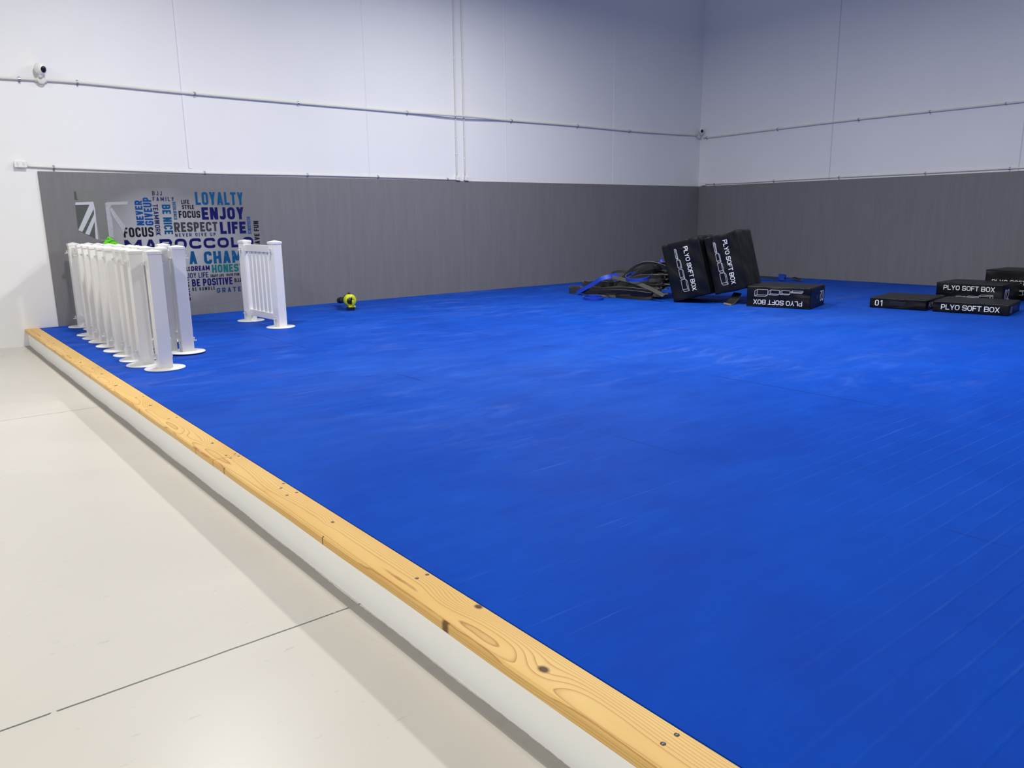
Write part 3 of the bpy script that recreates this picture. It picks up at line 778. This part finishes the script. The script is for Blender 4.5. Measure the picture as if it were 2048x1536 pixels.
# big wide loop at the left end of the heap
pts, nr = loop_pts(-5.62, -1.98, .40, .13, P+.062, P+.066, tw=.03)
band(pts, nr, .105, [M_BANDG, M_EDGE], 'wide dark rubber band standing on edge at the left end of the heap')
pts, nr = loop_pts(-5.50, -2.15, .36, .12, P+.17, P+.22, tw=.3, ph=1)
band(pts, nr, .075, [M_BANDG, M_EDGE], 'dark band lying over the wide band at the left end of the heap')
def smooth(pts, n=10):
    out = []; P_ = [Vector(p) for p in pts]; P_ = [P_[0]*2-P_[1]]+P_+[P_[-1]*2-P_[-2]]
    for i in range(1, len(P_)-2):
        for j in range(n):
            t = j/n; a, b, c, d = P_[i-1:i+3]
            out.append(.5*((2*b)+(c-a)*t+(2*a-5*b+4*c-d)*t*t+(-a+3*b-3*c+d)*t**3))
    out.append(P_[-2]); return [tuple(p) for p in out]
def strap(ctrl, nrm, w, mats, label, group=None, th=.006):
    pts = smooth(ctrl, 18); return band(pts, [nrm]*len(pts), w, mats, label, group, False, th)
CAMN = (-.62, -.62, .5)
strap([(-5.78, -1.93, P+.03), (-5.77, -2.10, .335), (-5.75, -2.29, .425), (-5.72, -2.46, .525), (-5.60, -2.56, .566), (-5.42, -2.55, .585)], CAMN, .075, [M_BANDB, M_BANDB],
      'bright blue flat strap hanging down the left side of the heap')
strap([(-5.60, -2.30, .555), (-5.58, -2.45, .565), (-5.56, -2.75, .53), (-5.57, -3.10, .485), (-5.60, -3.45, .41), (-5.66, -3.78, .325)], CAMN, .068, [M_BANDG, M_EDGE],
      'dark grey flat strap running diagonally across the front of the heap')
strap([(-5.30, -2.30, .595), (-5.28, -2.48, .63), (-5.25, -2.70, .60), (-5.24, -2.95, .53)], (-.5, -.6, .7), .055, [M_BANDK, M_BANDK],
      'black strap arching off the end of the blue strap on top of the heap')
for i, (zz, yl, xx) in enumerate(((.07, -3.02, -5.34), (.14, -2.95, -5.28), (.21, -2.98, -5.25), (.29, -2.90, -5.22), (.37, -2.98, -5.18), (.44, -2.86, -5.14), (.50, -3.0, -5.12))):
    strap([(xx-.02, yl, P+zz-.02), (xx-.03, yl-.2, P+zz+.012), (xx, yl-.38, P+zz+.01+.012*(i % 3)), (xx+.04, yl-.56, P+zz+.03)], (-.15, -.1, 1), .05, [M_BANDG, M_EDGE],
          'flat dark rubber band strand with pale edge, running behind the tilted box', GB, .017)
# loop with blue outside at the front, on the mat
cx, cy = -6.10, -2.66; r = Vector((.777, -.629, 0)); fw = Vector((.629, .777, 0)); pts = []; nr = []
for i in range(40):
    q = 2*PI*i/40; v = r*math.cos(q)*.165+fw*math.sin(q)*.27
    pts.append((cx+v.x, cy+v.y, P+.027)); w = r*math.cos(q)/.165+fw*math.sin(q)/.27; nr.append(tuple(w))
m = MB().ribbon(pts, nr, .045, .006, True)
for i in range(40):
    pass
lo = m.obj('exercise_band', [M_BANDB, M_EDGE], loc=(cx, cy, P), recalc=False)
tag(lo, 'blue rubber band loop lying on the mat in front of the heap', 'band')
strap([(-5.97, -2.40, P+.03), (-5.86, -2.52, P+.03), (-5.75, -2.68, P+.026), (-5.65, -2.80, P+.022)], (-.62, -.75, .2), .04, [M_BANDG, M_EDGE], 'short dark band end beside the blue loop in front of the heap')
# raised blue loop on the heap
cx, cy, cz = -5.38, -3.00, .575; pts = []; nr = []
for i in range(44):
    q = 2*PI*i/44; v = r*math.cos(q)*.215+fw*math.sin(q)*.30
    pts.append((cx+v.x, cy+v.y, cz+.03*math.cos(q)+.035*math.sin(q))); w = r*math.cos(q)/.215+fw*math.sin(q)/.30; nr.append(tuple(w))
tag(MB().ribbon(pts, nr, .05, .006, True).obj('exercise_band', [M_BANDB, M_EDGE], loc=(cx, cy, cz), recalc=False), 'blue rubber band loop lying open on top of the heap beside the tilted boxes', 'band')
strap([(-5.02, -2.80, .66), (-5.01, -2.94, .735), (-5.0, -3.12, .80), (-4.98, -3.27, .81), (-4.97, -3.40, .74)], (-.6, -.6, .55), .05, [M_BANDK, M_BANDK], 'black band arching highest over the heap against the tilted box')
strap([(-5.03, -3.09, .735), (-5.03, -3.13, .775), (-5.02, -3.17, .812), (-4.98, -3.19, .822)], (-.7, -.5, .5), .055, [M_BANDB, M_BANDB], 'small blue band end draped over the highest black band')
# odd pieces round the boxes
strap([(-5.33, -4.74, P+.020), (-5.24, -4.72, P+.022), (-5.12, -4.70, P+.07), (-4.98, -4.67, P+.15)], (-.4, -.2, .9), .12, [M_BANDK, M_EDGE], 'dark strap end sticking out between the tilted box and the upside-down box', th=.026)
strap([(-1.0, -2.95, P+.02), (-.86, -2.84, P+.05), (-.68, -2.72, P+.10), (-.45, -2.64, P+.07), (-.38, -2.66, P+.03)], (-.5, -.5, .7), .10, [M_BANDB, M_BANDB], 'crumpled blue band on the mat behind the upside-down box')
strap([(-1.30, -2.50, P+.03), (-1.2, -2.60, P+.075), (-1.12, -2.72, P+.07), (-1.05, -2.85, P+.03)], (-.6, -.5, .6), .05, [M_BANDK, M_EDGE], 'black band curving out behind the tilted box, left of the crumpled blue band')
strap([(-.62, -2.95, P+.06), (-.70, -3.10, P+.04), (-.82, -3.26, P+.03)], (-.5, -.4, .8), .08, [M_BANDK, M_EDGE], 'dark band end just right of the crumpled blue band')

# ------------------------------------------------------------------ leaf blower
bl = thing('leaf_blower', 'lime yellow and black cordless leaf blower lying on the mat by the back wall', 'blower', (-9.75, -1.12, P), math.atan2(.80, .20)-PI/2)
# local +y points along the nozzle (towards the wall), -y faces the camera
zc = .150
MB().lathe([(.030, -.075), (.066, -.072), (.088, -.052), (.094, -.02), (.092, .03), (.080, .07), (.060, .09)], 32, (0, 0, zc), 'y').obj('housing', M_LIME, bl)
MB().lathe([(.078, .060), (.090, .066), (.088, .10), (.070, .15), (.052, .19)], 28, (0, 0, zc), 'y').obj('motor_cover', M_BLACK, bl)
nz = MB().lathe([(.052, .17), (.050, .26), (.056, .262), (.056, .29), (.046, .30), (.042, .56), (.050, .565), (.050, .70), (.046, .72)], 24, (0, 0, zc-.005), 'y')
nz.v = [Vector((v.x, v.y, v.z-.11*max(0, v.y-.15))) for v in nz.v]; nz.obj('nozzle', M_BLACK, bl)
q = MB().lathe([(.052, -.081), (.053, -.0725), (.046, -.0715)], 28, (-.008, 0, zc-.005), 'y'); q.obj('intake', M_BLACK, bl)
q = MB(); q.tube([(.030, -.070, zc+.060), (.024, -.105, zc+.045), (.020, -.118, zc), (.022, -.110, zc-.06), (.026, -.085, zc-.085)], [.016, .016, .017, .016, .018], 12)
q.box((-.040, -.105, zc-.100), (.062, .0, zc-.078)); q.obj('grip', M_LIME, bl, bevel=.003)
MB().box((-.045, -.085, .0), (.050, .06, .052)).obj('battery', M_BLACK, bl, bevel=.006)
MB().box((-.040, -.080, .047), (.046, .055, .075)).obj('battery_mount', M_LIME, bl, bevel=.004)
q = MB(); q.tube([(0, -.03, zc+.080), (0, -.02, zc+.10), (0, .04, zc+.104), (0, .075, zc+.085)], .013, 10); q.obj('top_handle', M_BLACK, bl)

# ------------------------------------------------------------------ conduits, cameras, outlets
def conduit(label, pts, r, clips, clip_axis, grp=None, flat_clip=True):
    t = thing('conduit', label, 'conduit', pts[0], group='grey wall conduits')
    o = MB().tube(smooth(pts, 8), r, 12).obj('pipe', M_PIPE, t); o.location = -t.location
    for c in clips:
        q = MB(); w = .011; e = r+.004
        if clip_axis == 'x':      # saddle on a pipe that runs along x on the back wall
            pr = [(0, math.cos(a)*e, math.sin(a)*e) for a in [PI/2+i*PI/8 for i in range(9)]]
            q.ribbon([(c[0], c[1]+p[1], c[2]+p[2]) for p in pr], [(0, p[1], p[2]) for p in pr], 2*w, .003)
            q.box((c[0]-w, WY-.004, c[2]-e-.028), (c[0]+w, WY, c[2]-e+.004)); q.box((c[0]-w, WY-.004, c[2]+e-.004), (c[0]+w, WY, c[2]+e+.010))
        elif clip_axis == 'y':
            pr = [(math.cos(a)*e, 0, math.sin(a)*e) for a in [PI/2+i*PI/8 for i in range(9)]]
            q.ribbon([(c[0]+p[0], c[1], c[2]+p[2]) for p in pr], [(p[0], 0, p[2]) for p in pr], 2*w, .003)
            q.box((WY-.004, c[1]-w, c[2]-e-.028), (WY, c[1]+w, c[2]-e+.004)); q.box((WY-.004, c[1]-w, c[2]+e-.004), (WY, c[1]+w, c[2]+e+.010))
        else:
            pr = [(math.cos(a)*e, math.sin(a)*e, 0) for a in [PI+i*PI/8 for i in range(9)]]
            q.ribbon([(c[0]+p[0], c[1]+p[1], c[2]) for p in pr], [(p[0], p[1], 0) for p in pr], 2*w, .003)
            q.box((c[0]+e-.003, WY-.004, c[2]-w), (c[0]+e+.018, WY, c[2]+w))
        s = q.obj('saddle_clip', [M_CLIP if clip_axis != 'z' else M_WHITE]*2, t); s.location = -t.location
    return t
yu = WY-.022
up = [(-14.6, yu, 3.310), (-13.9, yu, 3.316), (-12.9, yu, 3.345), (-11.47, yu, 3.328), (-9.85, yu, 3.323), (-8.66, yu, 3.322), (-7.9, yu-.006, 3.321), (-6.81, yu-.055, 3.330), (-5.70, yu-.004, 3.333), (-3.93, yu, 3.341), (-2.40, yu, 3.331), (-.95, yu, 3.345), (-.09, yu, 3.362)]
conduit('upper grey conduit running the length of the back wall', up, .0175,
        [(x, yu, z) for x, z in ((-13.519, 3.326), (-12.873, 3.345), (-11.40, 3.328), (-9.853, 3.323), (-7.907, 3.321), (-5.64, 3.333), (-3.927, 3.341), (-2.398, 3.331))], 'x')
yl = WY-.017
conduit('lower grey conduit on the back wall just above the grey mat', [(-13.57, yl, 2.283), (-13.29, yl, 2.272), (-11.47, yl, 2.247), (-9.77, yl, 2.256), (-8.52, yl, 2.253), (-7.13, yl, 2.243), (-6.935, yl, 2.243)], .0135,
        [(x, yl, z) for x, z in ((-13.27, 2.271), (-11.36, 2.247), (-9.776, 2.256), (-8.522, 2.253), (-7.12, 2.243))], 'x')
xr = WY-.022
conduit('upper grey conduit running along the right-hand wall', [(xr, -.09, 3.30), (xr, -1.0, 3.310), (xr, -2.0, 3.325), (xr, -3.22, 3.338), (xr, -4.5, 3.342), (xr, -6.34, 3.340), (xr, -8.5, 3.345)], .0175,
        [(xr, y, z) for y, z in ((-.17, 3.302), (-2.0, 3.325), (-3.77, 3.340), (-5.105, 3.342), (-6.338, 3.340))], 'y')
xl = WY-.016
conduit('lower grey conduit on the right-hand wall just above the grey mat', [(xl, -.19, 2.262), (xl, -1.2, 2.255), (xl, -1.98, 2.260), (xl, -3.39, 2.266), (xl, -5.12, 2.262), (xl, -6.52, 2.268), (xl, -8.5, 2.27)], .0125,
        [(xl, y, z) for y, z in ((-.43, 2.260), (-1.977, 2.260), (-3.45, 2.266), (-5.122, 2.262), (-6.509, 2.268))], 'y')
yv = WY-.014
conduit('left of the two thin upright conduits rising from the twin outlets', [(-6.918, yv, 2.29), (-6.914, yv, 3.3), (-6.905, yv, 4.5), (-6.89, yv, 6.0), (-6.88, yv, 9.0)], .011, [(-6.917, yv, 2.69), (-6.915, yv, 2.99), (-6.906, yv, 4.30)], 'z')
conduit('right of the two thin upright conduits rising from the twin outlets', [(-6.735, yv, 2.29), (-6.735, yv, 3.3), (-6.733, yv, 4.5), (-6.73, yv, 6.0), (-6.73, yv, 9.0)], .011, [(-6.735, yv, 2.62), (-6.735, yv, 2.99), (-6.734, yv, 4.31)], 'z')

def outlet(label, x0, x1, z0, z1, depth, gangs, wall='back'):
    c = ((x0+x1)/2, WY, (z0+z1)/2) if wall == 'back' else (WY, (x0+x1)/2, (z0+z1)/2)
    t = thing('power_outlet', label, 'outlet', c, group='white wall outlets')
    w, h = (x1-x0)/2, (z1-z0)/2
    q = MB().box((-w, -depth, -h), (w, 0, h)); q.obj('mounting_box', M_WHITE, t, bevel=.004)
    q = MB().box((-w-.002, -depth-.009, -h-.002), (w+.002, -depth+.001, h+.002)); pl = q.obj('faceplate', M_WHITE, t, bevel=.003)
    for gx in ([-w/2, w/2] if gangs == 2 else [0]):
        q = MB()
        q.box((gx-.009, -depth-.0135, h*.25), (gx+.009, -depth-.008, h*.75)); q.obj('switch', M_WHITE, pl, bevel=.001)
        q = MB()
        for dx, dz, rot in ((-.009, -.006, .5), (.009, -.006, -.5), (0, -.022, 0)):
            q.box((gx+dx-.0018, -depth-.0096, dz-.005), (gx+dx+.0018, -depth-.0085, dz+.005))
        q.obj('socket', M_BLACK, pl)
    if wall == 'right': t.rotation_euler = (0, 0, -PI/2)
    return t
outlet('white double power outlet at the left end of the lower conduit', -13.703, -13.572, 2.262, 2.338, .045, 2)
outlet('white outlet above the grey mat under the left upright conduit', -6.950, -6.855, 2.228, 2.300, .05, 1)
outlet('white outlet above the grey mat under the right upright conduit', -6.765, -6.670, 2.228, 2.300, .05, 1)
outlet('white outlet low in the wall corner at the start of the right-hand lower conduit', -.20, -.085, 2.235, 2.305, .05, 1, 'right')

def camera_unit(label, loc, rz, s=1.0):
    t = thing('security_camera', label, 'camera', loc, rz, 'security cameras')
    # egg shaped body looking along -y, mount foot below
    b = MB().lathe([(.012*s, -.070*s), (.034*s, -.067*s), (.050*s, -.052*s), (.060*s, -.02*s), (.063*s, .012*s), (.057*s, .045*s), (.038*s, .072*s), (.012*s, .082*s)], 28, (0, 0, 0), 'y').obj('body', M_WHITE, t)
    b.rotation_euler = (R_(14), 0, 0); b.scale = (1, 1, 1.18)
    MB().lathe([(.030*s, -.0745*s), (.0335*s, -.070*s), (.0335*s, -.060*s)], 24, (0, 0, 0), 'y').obj('lens', M_LENS, b)
    q = MB().tube([(0, .0, -.055*s), (0, .012, -.082*s), (0, .03, -.098*s)], [.026*s, .020*s, .024*s], 14); q.obj('mount', M_WHITE, t)
    return t
camera_unit('white egg-shaped security camera above the round junction box at upper left', (-13.283, WY-.090, 3.462), R_(20))
camera_unit('small white security camera high in the corner of the two walls', (-.10, -.10, 3.46), R_(-42), .9)
def jbox(label, loc, rot):
    t = thing('junction_box', label, 'junction box', loc, group='round junction boxes')
    t.rotation_euler = rot
    MB().lathe([(.046, 0), (.046, .050)], 28).obj('body', M_PIPE, t, bevel=.002)
    MB().lathe([(.049, .048), (.049, .057), (.044, .060)], 28).obj('lid', M_PIPE, t)
    for a in (0, PI):
        q = MB().lathe([(.024, .040), (.024, .066)], 16, (0, 0, 0), 'x'); q.v = [Vector((v.x*math.cos(a), v.y, v.z+.022)) for v in q.v]; q.obj('hub', M_PIPE, t)
    return t
jbox('round grey junction box on the upper conduit below the left camera', (-13.283, WY, 3.332), (R_(90), 0, 0))
jbox('round grey junction box in the wall corner below the small camera', (-.075, WY, 3.335), (R_(90), 0, 0))

# ------------------------------------------------------------------ light
W = bpy.data.worlds.new('World'); S.world = W; W.use_nodes = True
W.node_tree.nodes['Background'].inputs[0].default_value = (.88, .95, 1.22, 1)
W.node_tree.nodes['Background'].inputs[1].default_value = .19
def lamp(x, y, z, power, col=(1, .97, .92), size=.38, spread=None):
    l = bpy.data.lights.new('high_bay_lamp', 'AREA'); l.shape = 'DISK'; l.size = size; l.energy = power; l.color = col
    if spread: l.spread = R_(spread)
    o = bpy.data.objects.new('high_bay_lamp', l); COL.objects.link(o); o.location = (x, y, z)
    return o
LZ = 5.6
WARM, COOL = (1.0, .975, .89), (1.0, .99, .965)
for x, y, p, c in ((-19.1, -3.7, 185, WARM), (-19.1, -9.4, 300, WARM), (-19.1, -15, 255, WARM), (-12.9, -3.7, 205, (1.0, .985, .95)), (-13.4, -12.0, 55, WARM),
                   (-7.7, -3.7, 205, COOL), (-7.7, -9.4, 215, COOL), (-7.7, -6.5, 175, COOL)):
    lamp(x, y, LZ, p, c)

# ------------------------------------------------------------------ camera and view
cam = bpy.data.cameras.new('Camera'); co = bpy.data.objects.new('Camera', cam); COL.objects.link(co)
cam.sensor_fit = 'HORIZONTAL'; cam.sensor_width = 36; cam.lens = 1538.054/2048*36; cam.clip_start = .05
r = Vector((.7772, -.6291, -.0131)).normalized(); f = Vector((.6128, .7615, -.2113)).normalized(); f = (f-r*f.dot(r)).normalized(); u = r.cross(f)
co.matrix_world = mat3((-15.1597, -11.7349, 1.5579), r, u, -f)
S.camera = co
S.view_settings.view_transform = 'Standard'; S.view_settings.look = 'None'; S.view_settings.gamma = 1
S.view_settings.exposure = .0
S.view_settings.use_curve_mapping = False
